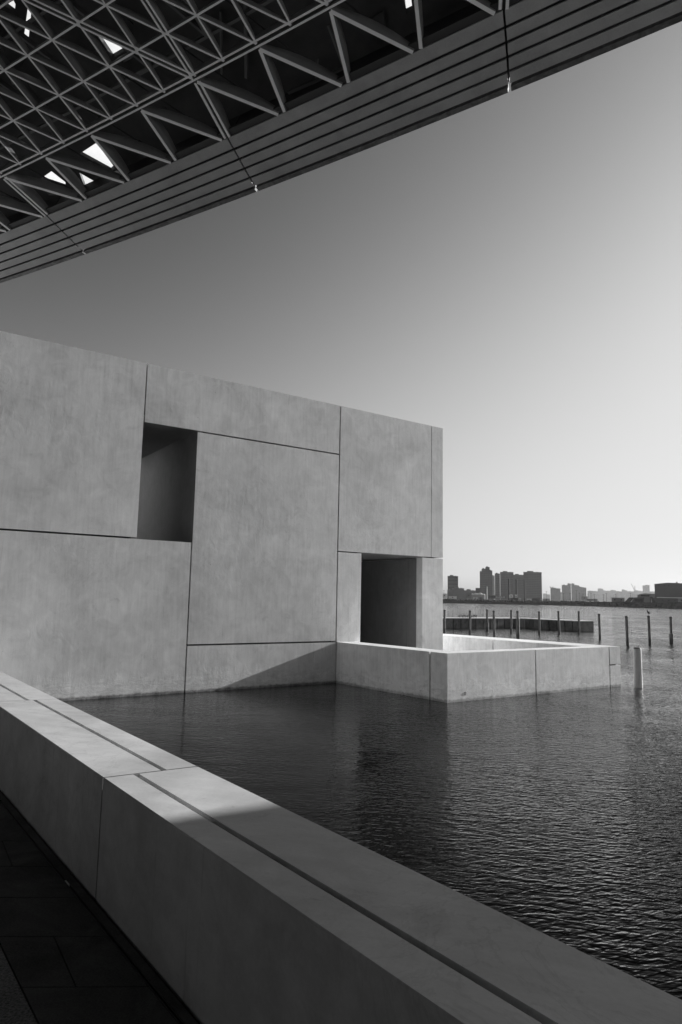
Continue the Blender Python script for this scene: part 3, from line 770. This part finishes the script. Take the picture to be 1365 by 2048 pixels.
# birds: one continuous little body with beak, tail and legs
def bird_mesh(pose):
    bm = bmesh.new()
    body = [(-.17, .13 + .02 * pose, .006), (-.10, .14, .022), (-.02, .16, .05), (.05, .19, .048), (.09, .225, .030), (.105, .262, .028), (.13, .270, .022), (.15, .268, .008), (.185, .262, .003)]
    rings = []
    for x, z, r_ in body:
        rings.append([bm.verts.new((x, r_ * math.cos(2 * math.pi * i / 8), z + r_ * math.sin(2 * math.pi * i / 8))) for i in range(8)])
    for A, B in zip(rings, rings[1:]):
        for i in range(8): bm.faces.new((A[i], A[(i + 1) % 8], B[(i + 1) % 8], B[i]))
    bm.faces.new(rings[0][::-1]); bm.faces.new(rings[-1])
    for s_ in (-1, 1):
        box(bm, -.006, .006, s_ * .018 - .005, s_ * .018 + .005, 0, .13); box(bm, -.008, .035, s_ * .018 - .010, s_ * .018 + .010, 0, .006)
        hexa(bm, [(-.15, s_ * .012, .150), (.05, s_ * .050, .165), (.05, s_ * .056, .165), (-.15, s_ * .020, .150)], [(-.15, s_ * .012, .165), (.05, s_ * .040, .220), (.05, s_ * .050, .220), (-.15, s_ * .020, .168)])
    bmesh.ops.recalc_face_normals(bm, faces=bm.faces)
    me = bpy.data.meshes.new('bird'); bm.to_mesh(me); bm.free(); me.materials.append(M['bird']); return me
BM_ = [bird_mesh(0), bird_mesh(1)]
for i, (px, rz) in enumerate([(921, 20), (927, 200), (929.5, 10), (932.5, 150), (937.5, 30), (945.5, 190), (949, 0), (952, 170), (955.5, 40)]):
    v_ = ray(px, 1236); X = None
    for a, b_ in zip(path, path[1:]):
        k0 = a.x / a.y; k1 = b_.x / b_.y; kk = v_.x / v_.y
        if k0 <= kk <= k1: X = a.lerp(b_, (kk - k0) / (k1 - k0))
    o = bpy.data.objects.new('bird', BM_[i % 2]); C.objects.link(o); o.location = (X.x, X.y + .25 + .1 * (i % 3), .014); o.rotation_euler = (0, 0, R(rz))
    tag(o, ['leftmost small dark bird on the breakwater, nearest the museum block', 'second bird from the left on the breakwater, in the first tight pair', 'third bird from the left on the breakwater, between two others',
            'fourth bird from the left on the breakwater, ending the left cluster', 'bird on the breakwater just left of the nearest plain pile', 'bird on the breakwater just right of the nearest plain pile',
            'second bird right of the nearest plain pile on the breakwater', 'last bird but one on the right of the breakwater flock', 'rightmost bird of the flock resting on the breakwater'][i], 'bird', 'birds resting on the breakwater')
o = bpy.data.objects.new('bird', BM_[0]); C.objects.link(o); o.location = (19.40, 42.53, .85); o.rotation_euler = (0, 0, R(215)); o.scale = (1.25,) * 3
tag(o, 'dark bird perched alone on top of a mooring pile', 'bird')

# ------------------------------------------------------------------ far shore
def Xat(px, Y): return ray(px, 1200).x / ray(px, 1200).y * Y
def Zat(px, py, Y): return at(px, py, Y).z
def shore(px): return 565 - (px - 887) * .10 if px < 1130 else 540 - (px - 1130) * .62
LZ = 1.25
bm = bmesh.new()
pts = [(Xat(px, shore(px)), shore(px)) for px in (500, 700, 887, 1000, 1130, 1200, 1270, 1365, 1450, 1600)]
prism(bm, pts + [(3600, 400), (3600, 4200), (-2500, 4200), (-2500, 600)], WZ - 1.5, LZ - .3)
tag(link('far_shore', bm, M['land']), kind='structure')
def shear(bm, Y, xc):
    k = xc / Y
    for v_ in bm.verts: v_.co.x += (v_.co.y - Y) * k
def city(name, label, cat='building', group='buildings on the far shore'):
    return thing(name, label, cat, group)
def fbox(bm, x0, x1, yt, Y, zb=0.9, depth=None, yb=None):
    X0, X1 = Xat(x0, Y), Xat(x1, Y); xm = (x0 + x1) / 2
    zt = Zat(xm, yt, Y); z0 = zb if yb is None else Zat(xm, yb, Y)
    dp = depth or (X1 - X0) * .8
    box(bm, X0, X1, Y, Y + dp, z0, zt); return X0, X1, z0, zt, dp
def tower(name, label, blocks, Y, mt='city_dark', floors=True, fl=3.4, plant=True, glass='city_glass', pitch=None):
    t = city(name, label)
    bm = bmesh.new(); bm2 = bmesh.new(); bm3 = bmesh.new(); yy = Y; n3 = 0
    for i, (x0, x1, yt) in enumerate(blocks):
        X0, X1, z0, zt, dp = fbox(bm, x0, x1, yt, Y + i * 1.3)
        Yf = Y + i * 1.3
        if floors:
            z = z0 + 2.5
            while z < zt - 2.6:
                box(bm2, X0 + .8, X1 - .8, Yf - .18, Yf + .1, z, z + fl * .38); z += fl
            k = max(2, int((X1 - X0) / (pitch or 5)))
            for q in range(k + 1):
                xx = X0 + .4 + (X1 - X0 - .8) * q / k; box(bm, xx - .35, xx + .35, Yf - .55, Yf, z0, zt - .4)
        if plant:
            wd = (X1 - X0)
            box(bm3, X0 + wd * .2, X0 + wd * .55, Yf + dp * .3, Yf + dp * .6, zt - .2, zt + 1.6 + wd * .03); box(bm3, X0 + wd * .68, X0 + wd * .8, Yf + dp * .2, Yf + dp * .5, zt - .2, zt + 1.0); n3 += 1
            box(bm3, X0 - .1, X1 + .1, Yf - .12, Yf + .4, zt - .9, zt + .35)
    xc_ = Xat((blocks[0][0] + blocks[-1][1]) / 2, Y)
    for q_ in (bm, bm2, bm3): shear(q_, Y, xc_)
    link('tower_body', bm, M[mt], t)
    if floors: link('window_bands', bm2, M[glass], t)
    else: bm2.free()
    if n3: link('roof_parapet', bm3, M[mt], t)
    else: bm3.free()
    return t
tower('office_tower', 'lone flat topped dark tower just right of the museum block', [(896, 917, 1152.5)], 1150, fl=6)
tower('tower_block', 'tall stepped dark tower, the highest point of the skyline', [(960.5, 966, 1143.5), (964, 973, 1138), (971.5, 980, 1134.5), (978, 985, 1141.5)], 1250)
tower('tower_block', 'thin paler tower squeezed beside the tallest stepped tower', [(985, 990.3, 1151.5)], 1900, 'city_mid', glass='city_dark')
tower('tower_block', 'narrow dark slab tower between thin bright gaps', [(990.8, 1001, 1147.5)], 1300)
tower('apartment_tower', 'broad dark tower behind the leftmost smokestack', [(1001.5, 1028.3, 1144.5)], 1350)
tower('apartment_tower', 'slightly lower dark block behind the middle smokestack', [(1026.5, 1049.5, 1150)], 1400)
tower('apartment_tower', 'widest dark tower, right end of the near skyline group', [(1048.3, 1085, 1144.5)], 1330)
tower('low_block', 'low dark building left of the tallest stepped tower', [(952, 961, 1176)], 1000, plant=False)
tower('factory_block', 'low pale grey block at the foot of the lone dark tower', [(905, 929, 1177), (895, 906, 1181)], 900, 'city_mid', floors=False)
tower('factory_block', 'long low dark shed with tanks in front of it', [(929, 953, 1181.5)], 920, 'city_mid', floors=False)
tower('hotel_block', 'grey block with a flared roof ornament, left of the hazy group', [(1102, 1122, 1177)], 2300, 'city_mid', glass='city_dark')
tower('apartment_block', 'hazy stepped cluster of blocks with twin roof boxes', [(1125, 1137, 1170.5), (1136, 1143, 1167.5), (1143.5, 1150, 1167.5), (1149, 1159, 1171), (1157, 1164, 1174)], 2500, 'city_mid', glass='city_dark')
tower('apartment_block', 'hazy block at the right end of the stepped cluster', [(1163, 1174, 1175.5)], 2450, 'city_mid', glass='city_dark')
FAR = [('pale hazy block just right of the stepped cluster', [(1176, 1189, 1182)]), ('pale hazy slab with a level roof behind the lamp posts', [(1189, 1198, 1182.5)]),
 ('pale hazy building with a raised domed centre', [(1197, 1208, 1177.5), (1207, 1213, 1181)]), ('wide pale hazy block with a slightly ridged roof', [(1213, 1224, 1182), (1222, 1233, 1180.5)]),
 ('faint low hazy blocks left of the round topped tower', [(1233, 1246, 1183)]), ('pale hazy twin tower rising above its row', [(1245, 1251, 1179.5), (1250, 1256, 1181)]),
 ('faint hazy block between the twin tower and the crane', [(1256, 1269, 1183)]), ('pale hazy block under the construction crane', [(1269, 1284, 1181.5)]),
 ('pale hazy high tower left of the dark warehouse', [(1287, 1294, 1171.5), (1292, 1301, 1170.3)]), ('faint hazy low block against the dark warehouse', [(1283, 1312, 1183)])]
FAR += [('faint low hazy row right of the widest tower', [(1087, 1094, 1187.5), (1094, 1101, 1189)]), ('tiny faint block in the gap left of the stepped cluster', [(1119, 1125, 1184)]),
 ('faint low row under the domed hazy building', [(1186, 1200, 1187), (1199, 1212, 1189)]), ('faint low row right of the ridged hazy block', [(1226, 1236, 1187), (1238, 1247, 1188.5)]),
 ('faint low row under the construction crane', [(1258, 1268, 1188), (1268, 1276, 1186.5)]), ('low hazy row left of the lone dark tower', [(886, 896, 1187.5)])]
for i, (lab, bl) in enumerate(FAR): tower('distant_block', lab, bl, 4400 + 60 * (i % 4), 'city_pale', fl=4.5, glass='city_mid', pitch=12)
# roof ornament of the hotel
tt = [o for o in C.objects if o.name == 'hotel_block'][0]
bm = bmesh.new(); Yh = 2302
for a, b_ in ((1101.5, 1104.5), (1108, 1105)):
    x0, x1 = Xat(a, Yh), Xat(b_, Yh); zt, zb = Zat(1104, 1173.3, Yh), Zat(1104, 1176.8, Yh)
    hexa(bm, [(x1 - 1, Yh, zb), (x1 + 1, Yh, zb), (x1 + 1, Yh + 4, zb), (x1 - 1, Yh + 4, zb)], [(x0 - 1, Yh, zt), (x0 + 1, Yh, zt), (x0 + 1, Yh + 4, zt), (x0 - 1, Yh + 4, zt)])
link('roof_ornament', bm, M['city_mid'], tt)
# smokestacks
for (x0, x1, yt, lab) in ((1017, 1021, 1158, 'leftmost of three dark smokestacks in front of the towers'), (1032, 1036, 1159, 'middle one of three dark smokestacks'), (1048.6, 1051.4, 1158, 'rightmost and thinnest of three dark smokestacks')):
    Y = 780; X = (Xat(x0, Y) + Xat(x1, Y)) / 2; r_ = (Xat(x1, Y) - Xat(x0, Y)) / 2; zt = Zat(x0, yt, Y)
    t = thing('smokestack', lab, 'smokestack', 'smokestacks of the power plant', loc=(X, Y, 0.9))
    bm = bmesh.new(); lathe(bm, [(r_ * 1.12, 0), (r_, 6), (r_ * .86, zt - 1.2)], seg=16); link('shaft', bm, M['city_glass'], t)
    bm = bmesh.new(); lathe(bm, [(r_ * .95, zt - 1.2), (r_ * .98, zt - .9), (r_ * .9, zt - .6)], seg=16); link('crown', bm, M['city_dark'], t)
t = thing('chimney', 'slim white chimney in front of the tallest stepped tower', 'chimney', loc=(Xat(975, 700), 700, .9))
bm = bmesh.new(); zt = Zat(975, 1173, 700); lathe(bm, [(.55, 0), (.42, zt - 1)], seg=12); link('shaft', bm, M['city_white'], t)
bm = bmesh.new(); lathe(bm, [(.55, zt - 2.2), (.55, zt - 1.9)], seg=12); link('platform', bm, M['city_mid'], t)
# domed tanks
for i, (px, r_, lab) in enumerate(((940, 2.6, 'leftmost pale storage tank by the long shed'), (946, 2.2, 'second pale storage tank by the long shed'), (953, 3.0, 'large domed white tank in the middle of the tank row'), (961, 3.2, 'largest domed white tank, right end of the tank row'), (968, 1.6, 'small pale tank beside the slim white chimney'))):
    Y = 690 - i * 4; t = thing('storage_tank', lab, 'tank', 'storage tanks on the far shore', loc=(Xat(px, Y), Y, .9))
    hb = Zat(px, 1190, Y) - .9
    bm = bmesh.new(); lathe(bm, [(r_, 0), (r_, hb)], seg=18); link('drum', bm, M['city_pale'], t)
    bm = bmesh.new(); lathe(bm, [(r_ * 1.02, hb), (r_ * .85, hb + r_ * .35), (r_ * .5, hb + r_ * .58), (.2, hb + r_ * .66)], seg=18); link('dome_cap', bm, M['city_white'], t)
# white sheds, containers and low buildings behind the shore
def shed(x0, x1, y0, y1, Y, mt, lab, name='shed', pitch=.0, cat='shed'):
    t = thing(name, lab, cat, 'sheds and cabins on the far shore')
    X0, X1 = Xat(x0, Y), Xat(x1, Y); z1 = Zat((x0 + x1) / 2, y0, Y); z0 = max(.9, Zat((x0 + x1) / 2, y1, Y)) if y1 else .9
    z0 = .9 if z0 < 1.6 else z0
    bm = bmesh.new(); box(bm, X0, X1, Y, Y + max(4, (X1 - X0) * .5), min(z0, z1 - .8), z1); shear(bm, Y, X0); link('walls', bm, M[mt], t)
    bm = bmesh.new(); dp = max(4, (X1 - X0) * .5); xm = (X0 + X1) / 2; rz = z1 + (X1 - X0) * pitch + .15
    hexa(bm, [(X0 - .2, Y - .2, z1 + .002), (X1 + .2, Y - .2, z1 + .002), (X1 + .2, Y + dp + .2, z1 + .002), (X0 - .2, Y + dp + .2, z1 + .002)],
         [(xm - .3, Y - .2, rz), (xm + .3, Y - .2, rz), (xm + .3, Y + dp + .2, rz), (xm - .3, Y + dp + .2, rz)] if pitch else
         [(X0 - .2, Y - .2, z1 + .2), (X1 + .2, Y - .2, z1 + .2), (X1 + .2, Y + dp + .2, z1 + .2), (X0 - .2, Y + dp + .2, z1 + .2)])
    shear(bm, Y, X0)
    link('roof', bm, M['city_mid' if mt != 'city_white' else 'city_white'], t)
    bm = bmesh.new(); wd = X1 - X0
    for q in range(max(1, int(wd / 4))):
        xx = X0 + wd * (q + .5) / max(1, int(wd / 4)); zz = min(z0, z1 - .8) + (z1 - min(z0, z1 - .8)) * .45; box(bm, xx - .5, xx + .5, Y - .06, Y + .05, zz, zz + min(.9, (z1 - zz) * .7))
    link('windows', bm, M['city_glass'], t)
    return t
shed(887, 893, 1188, 1196, 640, 'city_white', 'small white cabin touching the edge of the museum block')
shed(898, 914, 1193, 1198, 600, 'city_white', 'long white cabin below the lone dark tower')
shed(933, 944, 1187, 1196, 640, 'city_mid', 'grey shed below the row of tanks', pitch=.1)
shed(947, 956, 1195, 1199, 590, 'city_white', 'low white boat shed under the tank row')
shed(958, 966, 1195, 1199, 595, 'city_mid', 'low grey boat shed under the largest tank')
shed(978, 992, 1191, 1197, 640, 'city_dark', 'dark low shed right of the slim white chimney')
shed(992, 1011, 1193, 1196, 640, 'city_pale', 'long pale canopy left of the smokestacks')
shed(1019, 1027, 1190, 1196, 640, 'city_white', 'white cabin at the foot of the leftmost smokestack', pitch=.12)
shed(1031, 1035, 1190, 1197, 600, 'city_white', 'square white silo house at the foot of the middle smokestack')
shed(1022, 1038, 1196, 1204, 575, 'city_dark', 'wide dark shed with a white rim on the shore')
shed(1038, 1043, 1197, 1205.5, 570, 'city_white', 'bright white kiosk at the water edge below the smokestacks')
shed(1054, 1064, 1198, 1204.5, 575, 'city_white', 'pair of white containers right of the kiosk')
shed(1066, 1080, 1196, 1203, 600, 'city_dark', 'dark low building below the widest tower')
shed(1086, 1101, 1198, 1203, 620, 'city_pale', 'long pale low shed between the widest tower and the hazy blocks')
shed(1121, 1126, 1200, 1207, 560, 'city_white', 'small white gatehouse on the quay with a dark doorway')
shed(1132, 1155, 1202, 1207, 560, 'city_white', 'long white ferry shelter with dark bays on the quay')
shed(1164, 1176, 1193, 1200, 760, 'city_pale', 'pale boxy building behind the lamp posts')
shed(1174, 1196, 1198.5, 1202, 600, 'city_mid', 'low grey canopy on the quay behind the lamp posts')
# quay wall with fenders
qa = thing('quay_wall', 'long dark quay wall with a row of black fenders along the far shore', 'quay')
Qs = [(px, shore(px) - 2) for px in range(1100, 1490, 13)]
bm = bmesh.new(); bm2 = bmesh.new()
for (p0, y0), (p1, y1) in zip(Qs, Qs[1:]):
    a, b_ = Vector((Xat(p0, y0), y0, 0)), Vector((Xat(p1, y1), y1, 0)); e = (b_ - a).normalized(); n_ = Vector((-e.y, e.x, 0)); n_ = n_ if n_.y > 0 else -n_
    prism(bm, [a + e * .05, b_, b_ + n_ * 4, a + e * .05 + n_ * 4], -2, Zat(p0, 1203.5 if p0 < 1240 else 1204.5, y0))
    c_ = a.lerp(b_, .5) - n_ * .35; box(bm2, c_.x - .9, c_.x + .9, c_.y - .3, c_.y + .4, .35, 1.35)
link('wall_body', bm, M['quay'], qa); link('fender_row', bm2, M['city_glass'], qa)
# rubble at the foot of the quay (right)
bm = bmesh.new(); rr_ = random.Random(5)
for q in range(220):
    px = rr_.uniform(1275, 1375); Y = shore(px) - 3.5 - rr_.uniform(0, 5)
    bmesh.ops.create_icosphere(bm, subdivisions=1, radius=rr_.uniform(.3, .9), matrix=Matrix.Translation((Xat(px, Y), Y, -1.0 + rr_.uniform(0, .5))) @ Matrix.Diagonal((1.3, 1, .7, 1)))
tag(link('rubble', bm, M['quay']), 'dark boulders heaped in the water at the foot of the quay', 'rocks', kind='stuff')
# warehouse
t = thing('warehouse', 'big plain dark warehouse with a shallow gable at the right edge', 'warehouse')
Y = 560; X0, X1 = Xat(1311, Y), Xat(1430, Y); zb = .9; ze = Zat(1311, 1168, Y); zr = Zat(1338, 1165.5, Y); xr = Xat(1338, Y)
bm = bmesh.new(); lo = [(X0, zb), (X1, zb), (X1, ze), (xr + 6, zr - .1), (xr, zr), (X0, ze)]
fa = [bm.verts.new((x, Y, z)) for x, z in lo]; fb = [bm.verts.new((x, Y + 60, z)) for x, z in lo]
bm.faces.new(fa); bm.faces.new(fb[::-1])
for i in range(6): bm.faces.new((fa[i], fa[(i + 1) % 6], fb[(i + 1) % 6], fb[i]))
shear(bm, Y, X0)
link('walls', bm, M['city_dark'], t)
for px in (1320, 1331, 1339.5):
    bm = bmesh.new(); x = Xat(px, Y); z = Zat(px, 1171.3, Y); box(bm, x - .45, x + .45, Y - .15, Y + .1, z - .35, z + .35); link('vent', bm, M['city_glass'], t)
bm = bmesh.new(); x = Xat(1357, Y); box(bm, x - .4, x + .4, Y + .3, Y + 1.2, zr - 1.2, zr + .8); link('roof_vent', bm, M['city_dark'], t)
shed(1320, 1357, 1196.5, 1207, 500, 'city_dark', 'long low dark building with a bright white roof in front of the warehouse')
bm = bmesh.new(); box(bm, Xat(1316, 505), Xat(1420, 505), 499.4, 506, Zat(1340, 1196.3, 505), Zat(1340, 1194.8, 505))
o = [q for q in C.objects if q.name.startswith('shed') and 'bright white roof' in q.get('label', '')][0]
link('roof_edge', bm, M['city_white'], o)
shed(1357, 1400, 1197.5, 1207, 480, 'city_mid', 'pale grey low building at the right edge below the warehouse')
# the wedge shaped terminal
t = thing('terminal_building', 'dark low terminal with sloping wedge wings left of the warehouse', 'building')
Y = 455
def wedge(pxs, d=10, yy=Y):
    bm = bmesh.new(); f = [bm.verts.new((Xat(a, yy), yy, Zat(a, b_, yy))) for a, b_ in pxs]; g2 = [bm.verts.new((v.co.x, v.co.y + d, v.co.z)) for v in f]
    bm.faces.new(f); bm.faces.new(g2[::-1]); k = len(f)
    for i in range(k): bm.faces.new((f[i], f[(i + 1) % k], g2[(i + 1) % k], g2[i]))
    shear(bm, yy, Xat(pxs[0][0], yy)); return bm
link('wing', wedge([(1248, 1206), (1260, 1206), (1270, 1195), (1259, 1195)]), M['city_glass'], t)
link('hall', wedge([(1261, 1206.5), (1304, 1206.5), (1303, 1194.5), (1270, 1195)], yy=Y + 2), M['city_dark'], t)
link('opening', wedge([(1271, 1203), (1286, 1204), (1286, 1198), (1270, 1198)], d=.5, yy=Y + 1.4), M['city_glass'], t)
link('box_block', wedge([(1288, 1205), (1301, 1205), (1301, 1194.5), (1290, 1194.5)], d=.6, yy=Y + .9), M['city_mid'], t)
link('wing', wedge([(1305, 1206.5), (1313, 1206.5), (1306, 1194), (1303, 1194)]), M['city_glass'], t)
link('wing', wedge([(1309, 1206.5), (1332, 1208), (1322, 1197), (1306, 1195.5)], yy=Y + 4), M['city_dark'], t)
link('upper_hall', wedge([(1276, 1196), (1311, 1196), (1311, 1188), (1290, 1187), (1276, 1189.5)], yy=Y + 12), M['city_mid'], t)
link('window_band', wedge([(1283, 1192.8), (1300, 1193), (1300, 1190.3), (1283, 1190)], d=.5, yy=Y + 11.4), M['city_glass'], t)
shed(1224, 1250, 1196, 1205, 500, 'city_mid', 'long low grey building left of the wedge shaped terminal')
# construction crane
t = thing('tower_crane', 'thin pale tower crane with a raised jib above the hazy blocks', 'crane')
Y = 3200
bm = bmesh.new(); x = Xat(1271.8, Y); box(bm, x - 1, x + 1, Y, Y + 2, Zat(1272, 1184, Y), Zat(1272, 1172, Y)); link('mast', bm, M['city_pale'], t)
bm = bmesh.new(); xa, xb = Xat(1270.5, Y), Xat(1264.7, Y); za, zb2 = Zat(1270, 1180, Y), Zat(1264, 1167.5, Y)
hexa(bm, [(xa - .8, Y, za), (xa + .8, Y, za), (xa + .8, Y + 2, za), (xa - .8, Y + 2, za)], [(xb - .6, Y, zb2), (xb + .6, Y, zb2), (xb + .6, Y + 2, zb2), (xb - .6, Y + 2, zb2)]); link('jib', bm, M['city_pale'], t)
# lamp posts along the quay
LP = [(1094, 1183, 'lone lamp post right of the widest tower'), (1123, 1186, 'lamp post above the white gatehouse'), (1128, 1187, 'lamp post just right of the white gatehouse'), (1141, 1187, 'lamp post above the ferry shelter'),
 (1154, 1181, 'tall lattice lamp mast before the stepped cluster'), (1160, 1186, 'lamp post right of the lattice mast'), (1167, 1188, 'lamp post in front of the pale boxy building'), (1177, 1188, 'short lamp post at the start of the hazy row'),
 (1183, 1186, 'lamp post with a flat head over the grey canopy'), (1190, 1188, 'thin lamp post right of the grey canopy'), (1208, 1189, 'lamp post below the domed hazy building'), (1214, 1187, 'lamp post below the ridged hazy block'),
 (1233, 1188, 'double headed lamp post over the quay wall'), (1262, 1186, 'lamp post left of the construction crane'), (886.5 + 2, 1181, 'lamp post touching the edge of the museum block')]
lp0 = None
for px, yt, lab in LP:
    Y = 590 if px < 1200 else 520
    zt = Zat(px, yt, Y) - .9
    o = thing('lamp_post', lab, 'lamp post', 'lamp posts along the far quay', loc=(Xat(px, Y), Y, .9)); o.scale = (1, 1, zt / 8.0)
    if lp0 is None:
        bm = bmesh.new(); lathe(bm, [(.16, 0), (.10, 8)], seg=6); a = link('pole', bm, M['city_glass'], o)
        bm = bmesh.new(); box(bm, -.75, .75, -.1, .1, 7.75, 7.95); b_ = link('lamp_head', bm, M['city_glass'], o); lp0 = (a, b_)
    else:
        for q in lp0:
            c_ = q.copy(); C.objects.link(c_); c_.parent = o
# scrub and parked clutter along the shore
bm = bmesh.new(); rr_ = random.Random(11)
for q in range(900):
    px = rr_.uniform(880, 1200) if q % 4 else rr_.uniform(1086, 1250); Y = shore(px) + rr_.uniform(6, 34); s_ = rr_.uniform(.5, 1.5)
    bmesh.ops.create_icosphere(bm, subdivisions=1, radius=s_, matrix=Matrix.Translation((Xat(px, Y), Y, .9 + s_ * .4)) @ Matrix.Rotation(rr_.uniform(0, 6), 4, 'Z') @ Matrix.Diagonal((1.5, 1, rr_.uniform(.6, 1.1), 1)))
for v in bm.verts: v.co += Vector((rr_.uniform(-.2, .2), rr_.uniform(-.2, .2), rr_.uniform(-.2, .25)))
tag(link('scrub', bm, M['scrub']), 'dark bushes and low clutter along the far shoreline', 'shrubs', kind='stuff')

# ------------------------------------------------------------------ haze
HAZE = True
if HAZE:
    bm = bmesh.new(); box(bm, -5100, 5100, -5100, 5100, -6, 190)
    m_ = bpy.data.materials.new('haze air'); m_.use_nodes = True; n = m_.node_tree; n.nodes.clear()
    pv = n.nodes.new('ShaderNodeVolumePrincipled'); pv.inputs['Density'].default_value = 5.5e-5; pv.inputs['Color'].default_value = (.95, .95, .95, 1)
    pv.inputs['Anisotropy'].default_value = .3
    mo = n.nodes.new('ShaderNodeOutputMaterial'); n.links.new(pv.outputs[0], mo.inputs['Volume'])
    tag(link('haze', bm, m_), kind='stuff')
